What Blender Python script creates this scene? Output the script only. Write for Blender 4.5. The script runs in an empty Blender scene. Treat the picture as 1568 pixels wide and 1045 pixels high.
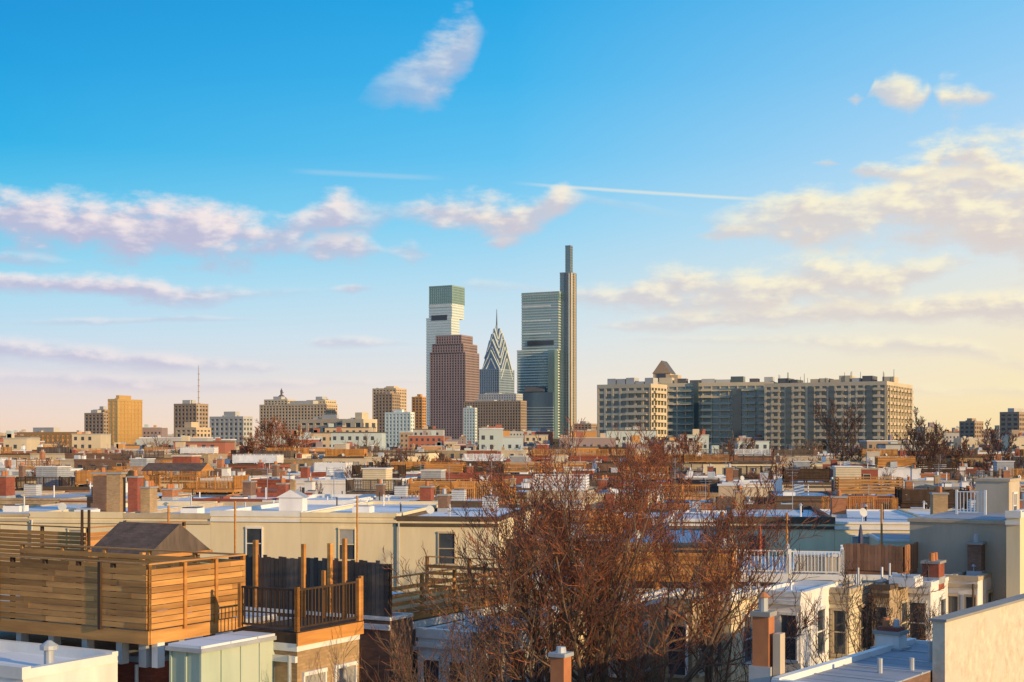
import bpy, math, random
from mathutils import Vector, Matrix
random.seed(11)
R=random.random
def U(a,b): return a+(b-a)*random.random()
# survey constants: bearings measured from the viewing terrace, 16 m above street level
F=2178.; CX=784.; HY=680.; CZ=16.
def wx(px,d): return (px-CX)/F*d
def wz(py,d): return CZ-(py-HY)/F*d
def dims(pl,pc,pr,d,th):
    s,c=math.sin(th),math.cos(th); X=wx(pc,d)
    t=(pl-CX)/F; w=(X-t*d)/(c+t*s)
    t=(pr-CX)/F; l=(t*d-X)/(s-t*c)
    return max(w,.2),max(l,.2)
rad=math.radians
TH=rad(30); TR=rad(8); T37=rad(37)

# ------------------------------------------------------------------ materials
MATS={}
def N(nt,t,**k):
    n=nt.nodes.new(t)
    for a,b in k.items(): setattr(n,a,b)
    return n
def mat(name,c1,c2=None,rough=.85,scale=1.5,metal=0.,kind=None,island=0.,bump=.15,streak=False,spec=.3,c3=None):
    if name in MATS: return MATS[name]
    if c2 is None: c2=tuple(x*.75 for x in c1)
    m=bpy.data.materials.new(name); m.use_nodes=True; nt=m.node_tree; L=nt.links
    b=nt.nodes['Principled BSDF']
    b.inputs['Roughness'].default_value=rough; b.inputs['Metallic'].default_value=metal
    b.inputs['Specular IOR Level'].default_value=spec
    geo=N(nt,'ShaderNodeNewGeometry'); tc=N(nt,'ShaderNodeTexCoord')
    no=N(nt,'ShaderNodeTexNoise'); no.inputs['Scale'].default_value=scale; no.inputs['Detail'].default_value=4; no.inputs['Roughness'].default_value=.65
    if streak:
        mp=N(nt,'ShaderNodeMapping'); mp.inputs['Scale'].default_value=(1,1,.18) if streak=='v' else (.15,.15,1.6)
        L.new(geo.outputs['Position'],mp.inputs['Vector']); L.new(mp.outputs[0],no.inputs['Vector'])
    else: L.new(geo.outputs['Position'],no.inputs['Vector'])
    mr=N(nt,'ShaderNodeMapRange'); mr.inputs[1].default_value=.32; mr.inputs[2].default_value=.68
    L.new(no.outputs['Fac'],mr.inputs[0])
    mx=N(nt,'ShaderNodeMix',data_type='RGBA'); mx.inputs[6].default_value=(*c1,1); mx.inputs[7].default_value=(*c2,1)
    L.new(mr.outputs[0],mx.inputs[0]); col=mx.outputs[2]; hgt=no.outputs['Fac']
    if kind in('brick','siding','seam'):
        sx=N(nt,'ShaderNodeSeparateXYZ'); L.new(tc.outputs['Object'],sx.inputs[0])
        if kind=='seam':
            vec=tc.outputs['Object']
        else:
            ad=N(nt,'ShaderNodeMath',operation='ADD'); L.new(sx.outputs[0],ad.inputs[0]); L.new(sx.outputs[1],ad.inputs[1])
            cb=N(nt,'ShaderNodeCombineXYZ'); L.new(ad.outputs[0],cb.inputs[0]); L.new(sx.outputs[2],cb.inputs[1]); vec=cb.outputs[0]
        br=N(nt,'ShaderNodeTexBrick'); L.new(vec,br.inputs['Vector']); br.inputs['Scale'].default_value=1
        if kind=='brick': w,h,ms=.22,.075,.012
        elif kind=='siding': w,h,ms=60.,.2,.022
        else: w,h,ms=7.,1.0,.03
        br.inputs['Brick Width'].default_value=w; br.inputs['Row Height'].default_value=h; br.inputs['Mortar Size'].default_value=ms
        br.inputs['Color1'].default_value=(1,1,1,1); br.inputs['Color2'].default_value=(.72,.72,.72,1) if kind=='brick' else (.9,.9,.9,1)
        br.inputs['Mortar'].default_value=(.8,.78,.75,1) if kind=='brick' else (.55,.55,.55,1)
        m2=N(nt,'ShaderNodeMix',data_type='RGBA',blend_type='MULTIPLY'); m2.inputs[0].default_value=1
        L.new(col,m2.inputs[6]); L.new(br.outputs['Color'],m2.inputs[7]); col=m2.outputs[2]
    if c3:
        n3=N(nt,'ShaderNodeTexNoise'); n3.inputs['Scale'].default_value=scale*.22; n3.inputs['Detail'].default_value=5
        L.new(geo.outputs['Position'],n3.inputs['Vector'])
        m3=N(nt,'ShaderNodeMapRange'); m3.inputs[1].default_value=.46; m3.inputs[2].default_value=.64; L.new(n3.outputs['Fac'],m3.inputs[0])
        mm=N(nt,'ShaderNodeMix',data_type='RGBA'); L.new(m3.outputs[0],mm.inputs[0]); L.new(col,mm.inputs[6]); mm.inputs[7].default_value=(*c3,1); col=mm.outputs[2]
    if island:
        mi=N(nt,'ShaderNodeMapRange'); mi.inputs[3].default_value=1-island; mi.inputs[4].default_value=1+island*.6
        L.new(geo.outputs['Random Per Island'],mi.inputs[0])
        m4=N(nt,'ShaderNodeVectorMath',operation='SCALE'); L.new(col,m4.inputs[0]); L.new(mi.outputs[0],m4.inputs[3]); col=m4.outputs[0]
    L.new(col,b.inputs['Base Color'])
    if bump:
        bp=N(nt,'ShaderNodeBump'); bp.inputs['Strength'].default_value=bump; bp.inputs['Distance'].default_value=.05
        L.new(hgt,bp.inputs['Height']); L.new(bp.outputs[0],b.inputs['Normal'])
    MATS[name]=m; return m

cream=mat('cream_stucco',(.72,.59,.40),(.54,.43,.30),scale=1.1,streak='v',c3=(.62,.52,.38))
creamy=mat('sunlit_cream_stucco',(.80,.67,.44),(.66,.54,.35),scale=1.1,streak='v',c3=(.74,.63,.44))  # lit copy of the cream stucco, sunlight brightened into its colour
tanst=mat('tan_stucco',(.58,.48,.36),(.44,.36,.27),scale=.9,streak='v',c3=(.52,.45,.36))
whitep=mat('white_painted_stucco',(.80,.77,.74),(.62,.59,.58),scale=1.1,streak='v',c3=(.74,.72,.71))
weath=mat('weathered_stucco',(.72,.63,.50),(.50,.43,.34),scale=3.5,c3=(.61,.54,.45),bump=.6)
graysd=mat('gray_siding',(.42,.44,.48),(.33,.35,.38),kind='siding')
creamsd=mat('cream_siding',(.76,.65,.46),(.63,.53,.37),kind='siding')
redbr=mat('red_brick',(.40,.12,.075),(.26,.08,.055),kind='brick',scale=.8)
orbr=mat('orange_brick_wall',(.50,.22,.11),(.36,.15,.08),kind='brick',scale=.8)
tanbr=mat('tan_brick',(.52,.36,.20),(.38,.25,.14),kind='brick',scale=.8)
brownbr=mat('brown_brick',(.27,.16,.115),(.18,.11,.08),kind='brick',scale=.8)
stone=mat('beige_stone',(.54,.41,.27),(.38,.28,.18),kind='brick',scale=1.2)
roofw=mat('silver_roof_coating',(.68,.71,.77),(.55,.58,.65),rough=.7,scale=.35,kind='seam',c3=(.77,.80,.85))
roofg=mat('gray_roof_membrane',(.38,.40,.46),(.27,.29,.34),rough=.8,scale=.4,kind='seam',c3=(.50,.52,.58))
roofd=mat('dark_tar_roof',(.17,.17,.19),(.11,.11,.12),scale=.4,c3=(.28,.28,.31))
rooft=mat('tan_roof',(.48,.42,.37),(.37,.32,.29),scale=.5,kind='seam')
wood=mat('cedar_planks',(.60,.31,.10),(.36,.17,.055),scale=3,streak='h',island=.38,rough=.7)
woodo=mat('orange_decking',(.62,.29,.08),(.42,.18,.05),scale=3,streak='h',island=.35,rough=.7)
woodb=mat('weathered_boards',(.18,.13,.10),(.09,.07,.06),scale=3,streak='v',island=.4)
woodd=mat('dark_stained_wood',(.09,.055,.035),(.05,.03,.02),scale=3,streak='v',island=.3)
shing=mat('brown_shingles',(.22,.145,.11),(.12,.08,.06),kind='brick',island=.2,scale=2)
metalw=mat('white_painted_metal',(.78,.78,.78),(.68,.68,.68),rough=.5)
metalg=mat('galvanised_metal',(.46,.49,.52),(.36,.38,.41),rough=.5,metal=.2)
metalk=mat('black_painted_metal',(.025,.022,.02),rough=.5)
green=mat('pale_green_cladding',(.44,.52,.42),(.34,.41,.33),scale=1.3,streak='v',c3=(.48,.52,.44))
trimw=mat('white_trim',(.78,.76,.73),(.68,.66,.63),rough=.6)
trimd=mat('dark_trim',(.12,.085,.06))
trimt=mat('tan_trim',(.54,.44,.31))
glass=mat('window_glass',(.035,.045,.06),(.07,.08,.10),rough=.08,spec=.8,scale=.8,bump=.02)
blind=mat('window_blinds',(.42,.40,.37),(.3,.29,.28),rough=.3,spec=.6)
clay=mat('clay_flue',(.52,.21,.09),(.38,.15,.07))
asph=mat('asphalt',(.05,.05,.053),(.035,.035,.037),scale=.5)
conc=mat('concrete',(.34,.33,.31),(.26,.25,.24),scale=.7)
dirt=mat('yard_ground',(.09,.08,.06),(.05,.06,.035),scale=.2,c3=(.14,.13,.12))
paint=mat('road_paint',(.7,.7,.66))
bark=mat('bark',(.22,.14,.09),(.10,.068,.05),scale=6,streak='v')
twig=mat('twigs',(.20,.12,.08),(.11,.072,.055))
bud=mat('red_buds',(.42,.145,.06),(.28,.10,.055))

# ------------------------------------------------------------------ mesh builder
class MB:
    def __init__(s): s.v=[];s.f=[];s.m=[];s.mats=[]
    def mi(s,m):
        if m not in s.mats: s.mats.append(m)
        return s.mats.index(m)
    def box(s,x0,x1,y0,y1,z0,z1,m):
        if x1<x0:x0,x1=x1,x0
        if y1<y0:y0,y1=y1,y0
        b=len(s.v); s.v+=[(x0,y0,z0),(x1,y0,z0),(x1,y1,z0),(x0,y1,z0),(x0,y0,z1),(x1,y0,z1),(x1,y1,z1),(x0,y1,z1)]
        s.f+=[(b,b+3,b+2,b+1),(b+4,b+5,b+6,b+7),(b,b+1,b+5,b+4),(b+1,b+2,b+6,b+5),(b+2,b+3,b+7,b+6),(b+3,b,b+4,b+7)]
        s.m+=[s.mi(m)]*6
    def poly(s,pts,m):
        b=len(s.v); s.v+=[tuple(p) for p in pts]; s.f.append(tuple(range(b,b+len(pts)))); s.m.append(s.mi(m))
    def seg(s,p,q,r0,r1,n,m,cap=False):
        p=Vector(p);q=Vector(q);d=q-p
        if d.length<1e-6: return
        d.normalize(); a=d.orthogonal().normalized(); c=d.cross(a); b=len(s.v)
        for i in range(n):
            t=2*math.pi*i/n; o=a*math.cos(t)+c*math.sin(t)
            s.v.append(tuple(p+o*r0)); s.v.append(tuple(q+o*r1))
        k=s.mi(m)
        for i in range(n):
            j=(i+1)%n; s.f.append((b+2*i,b+2*j,b+2*j+1,b+2*i+1)); s.m.append(k)
        if cap: s.f.append(tuple(b+2*i+1 for i in range(n))); s.m.append(k)
    def prism(s,x0,x1,y0,y1,z0,zp,m,mg=None,axis='x'):
        mg=mg or m
        if axis=='x':
            ym=(y0+y1)/2; A=[(x0,y0,z0),(x1,y0,z0),(x1,y1,z0),(x0,y1,z0),(x0,ym,zp),(x1,ym,zp)]
        else:
            xm=(x0+x1)/2; A=[(x1,y0,z0),(x1,y1,z0),(x0,y1,z0),(x0,y0,z0),(xm,y0,zp),(xm,y1,zp)]
        s.poly([A[0],A[1],A[5],A[4]],m); s.poly([A[2],A[3],A[4],A[5]],m)
        s.poly([A[0],A[4],A[3]],mg); s.poly([A[1],A[2],A[5]],mg); s.poly([A[3],A[2],A[1],A[0]],m)
    def done(s,name,loc=(0,0,0),th=0.,parent=None):
        me=bpy.data.meshes.new(name); me.from_pydata(s.v,[],s.f)
        for m in s.mats: me.materials.append(m)
        me.polygons.foreach_set('material_index',s.m); me.update()
        o=bpy.data.objects.new(name,me); o.location=loc; o.rotation_euler=(0,0,-th)
        bpy.context.scene.collection.objects.link(o)
        if parent: o.parent=parent
        return o

def win(mb,face,pos,a0,a1,z0,z1,tr=trimw,gl=None,simple=False):
    """window; face 'F' faces -y at y=pos, 'R' faces +x at x=pos"""
    g=gl or (glass if R()<.85 else blind)
    def B(a,b,o0,o1,za,zb,m):
        if face=='F': mb.box(a,b,pos-o1,pos-o0,za,zb,m)
        else: mb.box(pos+o0,pos+o1,a,b,za,zb,m)
    B(a0,a1,-.02,.012,z0,z1,g)
    t=.06
    B(a0-t,a0,-.02,.07,z0,z1,tr); B(a1,a1+t,-.02,.07,z0,z1,tr)
    B(a0-t,a1+t,-.02,.09,z1,z1+.10,tr); B(a0-t-.04,a1+t+.04,-.02,.13,z0-.09,z0,tr)
    if not simple:
        zm=(z0+z1)/2; B(a0,a1,-.02,.045,zm-.025,zm+.025,tr)
        if gl is None and R()<.3: B(a0,a1,-.02,.022,zm+.03,z1,blind)

def rail(mb,a,b,z,h=1.07,style='bal',m=wood,sp=.14,posts=1.8,m2=None):
    """a,b plan points (axis aligned)"""
    (x0,y0),(x1,y1)=a,b; ax=abs(x1-x0)>abs(y1-y0); m2=m2 or m
    L=abs(x1-x0) if ax else abs(y1-y0); s0=min(x0,x1) if ax else min(y0,y1); c=y0 if ax else x0
    def B(s,e,w,za,zb,mm,off=0.):
        if ax: mb.box(s0+s,s0+e,c-w/2+off,c+w/2+off,za,zb,mm)
        else: mb.box(c-w/2+off,c+w/2+off,s0+s,s0+e,za,zb,mm)
    n=max(1,round(L/posts)); 
    for i in range(n+1):
        s=L*i/n; B(s-.05,s+.05,.1,z,z+h+(.06 if style!='board' else -.05),m2)
    if style=='bal':
        B(0,L,.05,z+h-.05,z+h,m,.003); B(0,L,.045,z+.08,z+.13,m,.003)
        k=int(L/sp)
        for i in range(1,k): s=L*i/k; B(s-.018,s+.018,.036,z+.13,z+h-.05,m)
    elif style=='slat':
        zz=z+.04
        while zz+.13<z+h: 
            s=0.
            while s<L-.01:
                e=min(L,s+U(1.6,3.6)); B(s+.003,e-.003,.03,zz,zz+.135,m,(-.066 if ax else .066)+U(-.006,.006)); s=e
            zz+=.152
        B(-.06,L+.06,.14,z+h+.06,z+h+.1,m)
    elif style=='open':
        zz=z+.06
        while zz+.13<z+h: B(0,L,.03,zz,zz+.12,m,-.066 if ax else .066); zz+=.24
        B(-.06,L+.06,.14,z+h+.06,z+h+.1,m)
    elif style=='board':
        k=int(L/.15)
        for i in range(k): s=L*i/k; B(s+.006,s+L/k-.006,.03,z,z+h+U(-.05,.05),m,-.068 if ax else .068)
        B(0,L,.06,z+.3,z+.38,m2,.02); B(0,L,.06,z+h-.4,z+h-.32,m2,.02)

def deck(mb,x0,x1,y0,y1,z,h=1.07,style='bal',m=woodo,sides='FRLB',m2=None,th=.22):
    k=max(2,int((x1-x0)/.2))
    mb.box(x0-.05,x1+.05,y0-.05,y1+.05,z-th,z-.03,m)
    for i in range(k):
        a=x0+(x1-x0)*i/k; mb.box(a+.004,a+(x1-x0)/k-.004,y0,y1,z-.028,z,m)
    for px in (x0+.1,x1-.1,(x0+x1)/2):
        for py in (y0+.1,y1-.1): mb.box(px-.07,px+.07,py-.07,py+.07,z-th-.5,z-th,m)
    if 'F' in sides: rail(mb,(x0,y0),(x1,y0),z,h,style,m,m2=m2)
    if 'R' in sides: rail(mb,(x1,y0),(x1,y1),z,h,style,m,m2=m2)
    if 'L' in sides: rail(mb,(x0,y0),(x0,y1),z,h,style,m,m2=m2)
    if 'B' in sides: rail(mb,(x0,y1),(x1,y1),z,h,style,m,m2=m2)

def chimney(mb,x,y,z,h,w=.6,l=.9,m=redbr,cap=True,pots=2):
    mb.box(x-w/2,x+w/2,y-l/2,y+l/2,z-.3,z+h,m)
    mb.box(x-w/2-.06,x+w/2+.06,y-l/2-.06,y+l/2+.06,z+h,z+h+.1,conc)
    mb.box(x-w/2-.03,x+w/2+.03,y-l/2-.03,y+l/2+.03,z-.05,z+.22,metalg)
    for i in range(pots):
        py=y-l/2+l*(i+.5)/pots; mb.seg((x,py,z+h+.08),(x,py,z+h+.42),.13,.11,8,clay if R()<.6 else metalg,True)

def roofstuff(mb,x0,x1,y0,y1,z,near=True,dens=1.):
    w=x1-x0;l=y1-y0
    if R()<.8*dens: chimney(mb,x0+.5,U(y0+1,y1-1),z,U(.7,1.6),U(.45,.8),U(.6,1.3),random.choice([redbr,redbr,tanbr,whitep,brownbr,orbr]),pots=random.choice([1,2,2,3]))
    for i in range(random.choice([1,2,2,3])):
        x=U(x0+.6,x1-.5);y=U(y0+.8,y1-.8);h=U(.35,.9); mb.seg((x,y,z),(x,y,z+h),.05,.05,6,random.choice([metalg,metalw,metalk]),True)
        if R()<.4: mb.seg((x,y,z+h),(x,y,z+h+.12),.12,.03,6,metalg,True)
    if R()<.5*dens:
        x=U(x0+1,x1-1.2);y=U(y0+1.5,y1-2); mb.box(x-.5,x+.5,y-.6,y+.6,z,z+.35,metalw); mb.box(x-.42,x+.42,y-.52,y+.52,z+.35,z+.42,glass if R()<.5 else metalg)
    if R()<.35*dens:
        x=U(x0+1,x1-1);y=U(y0+1,y1-1.5); mb.box(x-.42,x+.42,y-.42,y+.42,z+.15,z+.95,metalg); mb.seg((x,y,z+.95),(x,y,z+1.0),.34,.34,12,metalk,True)
        for k in range(5): mb.box(x-.44,x+.44,y-.44,y+.44,z+.25+k*.14,z+.28+k*.14,metalw)
    if R()<.3*dens:
        x=U(x0+1,x1-1);y=U(y0+1,y1-1); h=U(1.6,3); mb.seg((x,y,z),(x,y,z+h),.025,.02,4,metalg)
        for k in range(4): mb.seg((x-.5+.08*k,y,z+h-.1-k*.18),(x+.5-.08*k,y,z+h-.1-k*.18),.012,.012,3,metalg)
    if R()<.15*dens:
        x=U(x0+.6,x1-.6);y=y0+.3; mb.seg((x,y,z),(x,y,z+.5),.03,.03,5,metalg); mb.seg((x,y-.05,z+.52),(x+.06,y-.15,z+.56),.05,.24,10,metalg,True)

def house(name,loc,th,w,l,z,wall,roof,trim=trimw,nf=None,nr=None,storeys=3,ell=None,stuff=1.,rim=.28,deckp=0.,detail=True,wsp=2.0,gl=None):
    mb=MB()
    mb.box(-w,0,0,l,0,z,wall)
    t=.2
    mb.box(-w+t,-t,t,l-t,z,z+.03,roof)
    mb.box(-w-.04,.04,-.06,t,z+.001,z+rim,trim); mb.box(-w-.02,.02,l-t,l,z+.001,z+rim,trim)
    mb.box(-w-.03,-w+t,t,l-t,z+.001,z+rim*.8,trim); mb.box(-t,.03,t,l-t,z+.001,z+rim*.8,trim)
    if detail: mb.box(-w-.02,.02,-.10,-.01,z-.28,z-.12,trim)
    if detail and R()<.7: x=random.choice([-w+.15,-.15]); mb.seg((x,-.12,z-.1),(x,-.12,0),.05,.05,6,random.choice([metalw,metalg,trimd]))
    nf=max(1,int(w/wsp)) if nf is None else nf; nr=0 if nr is None else nr
    hw=min(.42,.3*w/max(1,nf)); hl=min(.42,.32*l/max(1,nr))
    for s in range(storeys):
        zt=z-.65-s*2.85
        if zt-1.6<.3: break
        for i in range(nf):
            c=-w+w*(i+.5)/nf+U(-.08,.08)
            if ell and ell[0]<c<ell[1]: continue
            win(mb,'F',0,c-hw,c+hw,zt-1.6,zt,trim if trim!=trimd else trimt,simple=not detail,gl=gl)
        for i in range(nr):
            c=l*(i+.5)/nr; win(mb,'R',0,c-hl,c+hl,zt-1.6,zt,trim if trim!=trimd else trimt,simple=not detail,gl=gl)
    if ell:
        a,b,pr,ze,wm,rm=ell
        mb.box(a,b,-pr,-.001,0,ze,wm); mb.box(a-.05,b+.05,-pr-.06,-.002,ze,ze+.14,trim); mb.box(a+.1,b-.1,-pr+.1,-.1,ze+.14,ze+.16,rm)
        for s in range(3):
            zt=ze-.6-s*2.9
            if zt<2: break
            c=(a+b)/2
            if b-a>2.4: win(mb,'F',-pr,c-.95,c-.2,zt-1.5,zt,simple=not detail); win(mb,'F',-pr,c+.2,c+.95,zt-1.5,zt,simple=not detail)
            else: win(mb,'F',-pr,c-.4,c+.4,zt-1.5,zt,simple=not detail)
            win(mb,'R',b,-pr*.6,-pr*.6+.8,zt-1.5,zt,simple=not detail)
        if detail: mb.seg((b+.06,-pr+.1,ze),(b+.06,-pr+.1,0),.05,.05,6,metalw)
    if stuff: roofstuff(mb,-w+.2,-.2,.3,l-.3,z+.03,True,stuff)
    if R()<deckp:
        y0=U(.3,max(.4,l-6)); deck(mb,-w+.3,-.3,y0,y0+U(2.5,4),z+.55,1.0,random.choice(['bal','bal','bal','open','slat','board']),random.choice([woodo,wood,woodo,woodd,metalw,woodb]))
        if R()<.35:
            mb.box(-w+.5,-w+2.6,y0+4.9,min(l,y0+7.5),z,z+2.4,random.choice([creamsd,graysd,whitep,redbr,tanst])); mb.box(-w+.4,-w+2.7,y0+4.8,min(l+.1,y0+7.6),z+2.4,z+2.5,trimw)
    return mb.done(name,loc,th)

# ------------------------------------------------------------------ ground and streets
mb=MB(); mb.poly([(-9000,-300,0),(9000,-300,0),(9000,14000,0),(-9000,14000,0)],dirt); mb.done('ground')
def street(d,w,x0,x1,th):
    mb=MB()
    mb.box(x0,x1,0,w,-.05,.012,asph)
    mb.box(x0,x1,-1.6,0,-.05,.13,conc); mb.box(x0,x1,w,w+1.6,-.05,.13,conc)
    x=x0
    while x<x1 and x1-x0<400: mb.box(x,x+2,w/2-.06,w/2+.06,.013,.017,paint); x+=6
    mb.done('street',(0,d,0),th)

walls=[cream,creamy,tanst,whitep,graysd,redbr,redbr,redbr,redbr,orbr,orbr,tanbr,stone,brownbr,brownbr]
roofs=[roofw,roofw,roofw,roofw,roofw,roofg,rooft,roofd]
def row(d,xa,xb,depth,z,th=TR,wid=5.,ellp=.8,deckp=.25,detail=True,zr=.5,walls=walls,roofs=roofs,storeys=3,stuff=1.,names='row_house',gap=0.,nf=None):
    c,s=math.cos(th),math.sin(th); x=xa; zb=z+U(-zr,zr); wl=random.choice(walls)
    while x<xb:
        w=wid*U(.92,1.12)
        if R()<.4: zb=z+U(-zr,zr)
        if R()<.6: wl=random.choice(walls)
        X=x+w; loc=(X*c,d-X*s,0)
        ell=None
        if R()<ellp:
            ew=w*U(.5,.64); pr=U(2.5,4.5); ell=(-ew-.1,-.1,pr,zb-U(.3,2.6),random.choice([wl,wl,random.choice(walls)]),random.choice(roofs))
        tr=random.choice([trimw,trimt,trimd,wl,wl])
        house(names,loc,th,w-.01,depth+U(-.8,.8),zb,wl,random.choice(roofs),tr,ell=ell,deckp=deckp,detail=detail,storeys=storeys,stuff=stuff,nf=nf,rim=U(.12,.4))
        x+=w
        if R()<gap: x+=U(5,12)

row(75,-32,-5.5,15,12.0,ellp=.0,deckp=0,zr=.14,walls=[creamy,creamy,creamsd,creamy],roofs=[roofw,roofw,roofw,roofw],stuff=.8,nf=1)
row(93,-42,-5,13,11.9,ellp=0,deckp=.12,zr=.25,roofs=[roofw,roofw,roofg])
row(76,11.5,27,15,11.9,ellp=.8,deckp=.2,zr=.15,walls=[creamy,creamsd,creamy,whitep],roofs=[roofw,roofw,roofg])
row(78,-5.2,11.2,13,10.7,ellp=.6,deckp=.1,walls=[brownbr,tanbr,stone,brownbr,redbr])
row(97,-4.5,40,13,11.0,ellp=.7,deckp=.3)
zz=[(118,11.0),(140,11.1),(163,11.2),(186,11.6),(212,11.7),(240,12.0),(272,12.2),(308,12.3),(350,12.4),(400,12.6)]
for i,(d,z) in enumerate(zz):
    hx=.42*d+8
    row(d,-hx,hx,12,z,wid=5.2 if d<200 else 7.5,ellp=.6 if d<220 else .15,deckp=.36 if d<280 else .2,detail=d<150,zr=1.2 if d<200 else 1.9,storeys=2 if d<250 else 1,gap=.06 if d>150 else .02,stuff=1.3)
for d in (134.5,158,206,265,340): street(d-3.5,4,-.5*d,.5*d,TR)

# ------------------------------------------------------------------ foreground, left
def place(pc,d): return (wx(pc,d),d,0)
w,l=dims(-160,35,180,33,TH); house('white_row_house',place(35,33),TH,w,l,wz(1022,33)-.28,whitep,roofw,nf=2,nr=1,stuff=0)
mb=MB(); mb.seg((0,0,10.3),(0,0,11.0),.12,.12,12,metalg,True); mb.seg((0,0,11.0),(0,0,11.1),.22,.22,12,metalg,True); mb.seg((0,0,11.1),(0,0,11.22),.22,.05,12,metalg,True); mb.done('roof_turbine_vent',(wx(75,34.6),34.6,0))
mb=MB(); w=4
mb.box(-w-8,0,0,9,0,10.35,redbr); mb.box(-w-8.05,.05,-.06,9,10.35,10.5,metalg); mb.seg((-.4,-.12,10.3),(-.4,-.12,0),.05,.05,6,metalw); mb.seg((-1.2,-.12,10.3),(-1.2,-.12,0),.05,.05,6,metalg); mb.done('red_brick_house',place(232,36.6),TH)
d=35.7; w,l=dims(-120,228,372,d,TH)
mb=MB(); z=11.0
mb.box(-w,0,0,l,z-.02,z+.26,wood); mb.box(-w,.03,-.06,-.002,z-.04,z+.30,wood); mb.box(.002,.06,0,l,z-.04,z+.3,wood)
for i in range(8): mb.box(-w*i/7-.1,-w*i/7+.1,.2,.45,z-.65,z-.02,metalw)
for i in range(4): mb.box(-.45,-.2,l*i/3-.0+.1,l*i/3+.3,z-.65,z-.02,metalg)
rail(mb,(-w,0),(0,0),z+.3,1.6,'slat',wood,posts=1.25,m2=woodd); rail(mb,(0,0),(0,l),z+.3,1.6,'slat',wood,posts=1.35,m2=wood)
for i in (1,3): x=-1.9*i+.3; mb.box(x-.05,x+.05,-.14,-.085,z+.25,z+1.98,woodd)
for i in range(1,3): y=l*i/3; mb.box(.085,.13,y-.05,y+.05,z+.25,z+1.95,woodo)
rail(mb,(-w,l),(0,l),z+.3,1.6,'slat',wood,m2=wood)
mb.done('wooden_roof_deck',place(228,d),TH)
d=34; w,l=dims(262,308,425,d,TH); mb=MB(); z=wz(1000,d)
mb.box(-w,0,0,l,0,z,green); mb.box(-w-.1,.1,-.1,l+.05,z,z+.1,metalg); mb.box(-w-.05,.05,-.05,l,z+.1,z+.16,roofw)
for k in range(5): 
    y=l*k/4; mb.box(.0,.035,y-.03,y+.03,z-3,z,green)
for k in range(3): mb.box(-w*k/2-.03,-w*k/2+.03,-.035,0,z-3,z,green)
mb.box(-w-.03,.03,-.03,l,z-1.55,z-1.45,green); mb.done('green_clad_bay',place(308,d),TH)
d=36; w,l=dims(425,455,550,d,TH); zt=wz(992,d)
house('tan_brick_house',place(455,d),TH,w+2,l,zt-.1,tanbr,roofw,nf=1,nr=2,stuff=0,rim=.2)
d=36; w,l=dims(368,455,549,d,TH); mb=MB(); z=wz(968,d)
deck(mb,-w,0,0,l,z,1.08,'bal',woodd,'FR',m2=woodo,th=.3); mb.box(.06,.1,-.1,l+.1,z-.35,z-.02,woodo)
for (x,y,h) in ((-w,l,2.0),(-w+1.4,l,2.2),(0,l+.1,1.2),(-w+.7,l,1.3)): mb.box(x-.05,x+.05,y-.05,y+.05,z,z+h,woodo)
mb.done('railed_roof_deck',place(455,d),TH)
d=42; w,l=dims(372,597,640,d,TH); mb=MB(); z=10.9
house('gray_row_house',place(597,d-.2),TH,w+1,1.2,10.8,brownbr,roofg,nf=2,stuff=0,rim=.1)
rail(mb,(-w-.5,0),(0,0),z,1.6,'board',woodb,posts=1.9,m2=woodd)
for x in (-5.0,-2.1): mb.box(x-.06,x+.06,-.2,-.06,z,z+2.1,woodo)
mb.done('board_fence',place(597,d),TH)
d=43; w,l=dims(560,592,786,d,TH); mb=MB(); z=10.75
house('brown_brick_house',(wx(594,d)-.1,d-.2,0),TH,4.5,l+.3,10.25,brownbr,roofd,nf=1,nr=3,stuff=0)
deck(mb,-3.6,0,0,l,z,1.1,'open',woodo,'FRB',m2=woodo); mb.done('slatted_roof_deck',place(592,d),TH)
d=42; w,l=dims(640,722,812,d,TH); house('white_row_house',place(722,d),TH,w,l,wz(968,d)-.28,whitep,roofg,nf=2,nr=2,stuff=.2,gl=glass)
d=47; w,l=dims(812,838,925,d,TH); house('cream_row_house',place(838,d),TH,w,l,wz(935,d)-.28,creamy,roofg,nf=1,nr=2,stuff=.2,gl=glass)
d=49; w,l=dims(925,960,1050,d,TH); house('tan_brick_house',place(960,d),TH,w,l,wz(922,d)-.28,tanbr,roofg,nf=1,nr=2,stuff=.3)
mb=MB(); d=46; w,l=dims(150,226,306,d,TH); zt=wz(850,d)
mb.box(-w,0,0,l,10,zt,woodb); mb.prism(-w-.25,.25,-.25,l+.25,zt+.002,zt+.95,shing,woodb,'x'); mb.box(-w-.3,.3,-.3,-.2,zt-.12,zt,woodo); mb.box(.2,.3,-.3,l+.3,zt-.12,zt,woodo)
for x in(-w-.1,.1): mb.box(x-.07,x+.07,-.4,-.26,10.5,zt+.1,woodo)
mb.done('shingled_stair_bulkhead',place(226,d),TH)
mb=MB(); mb.box(-12,0,0,10,0,10.6,tanbr); mb.box(-12,0,0,10,10.6,10.75,roofw); mb.done('tan_brick_house',place(330,41.5),TH)
mb=MB(); d=52; z=10.6
mb.box(-12,0,0,5,0,z,brownbr); rail(mb,(-12,0),(0,0),z,2.25,'slat',woodo,posts=2.6,m2=woodd); rail(mb,(0,0),(0,5),z,2.25,'slat',woodo,m2=woodd)
for x in(-11,-7.2,-.1,.25): mb.seg((x,-.2,z),(x,-.2,z+3.0),.06,.05,6,woodd,True)
mb.done('clapboard_screen_wall',place(135,d),TH)
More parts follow.
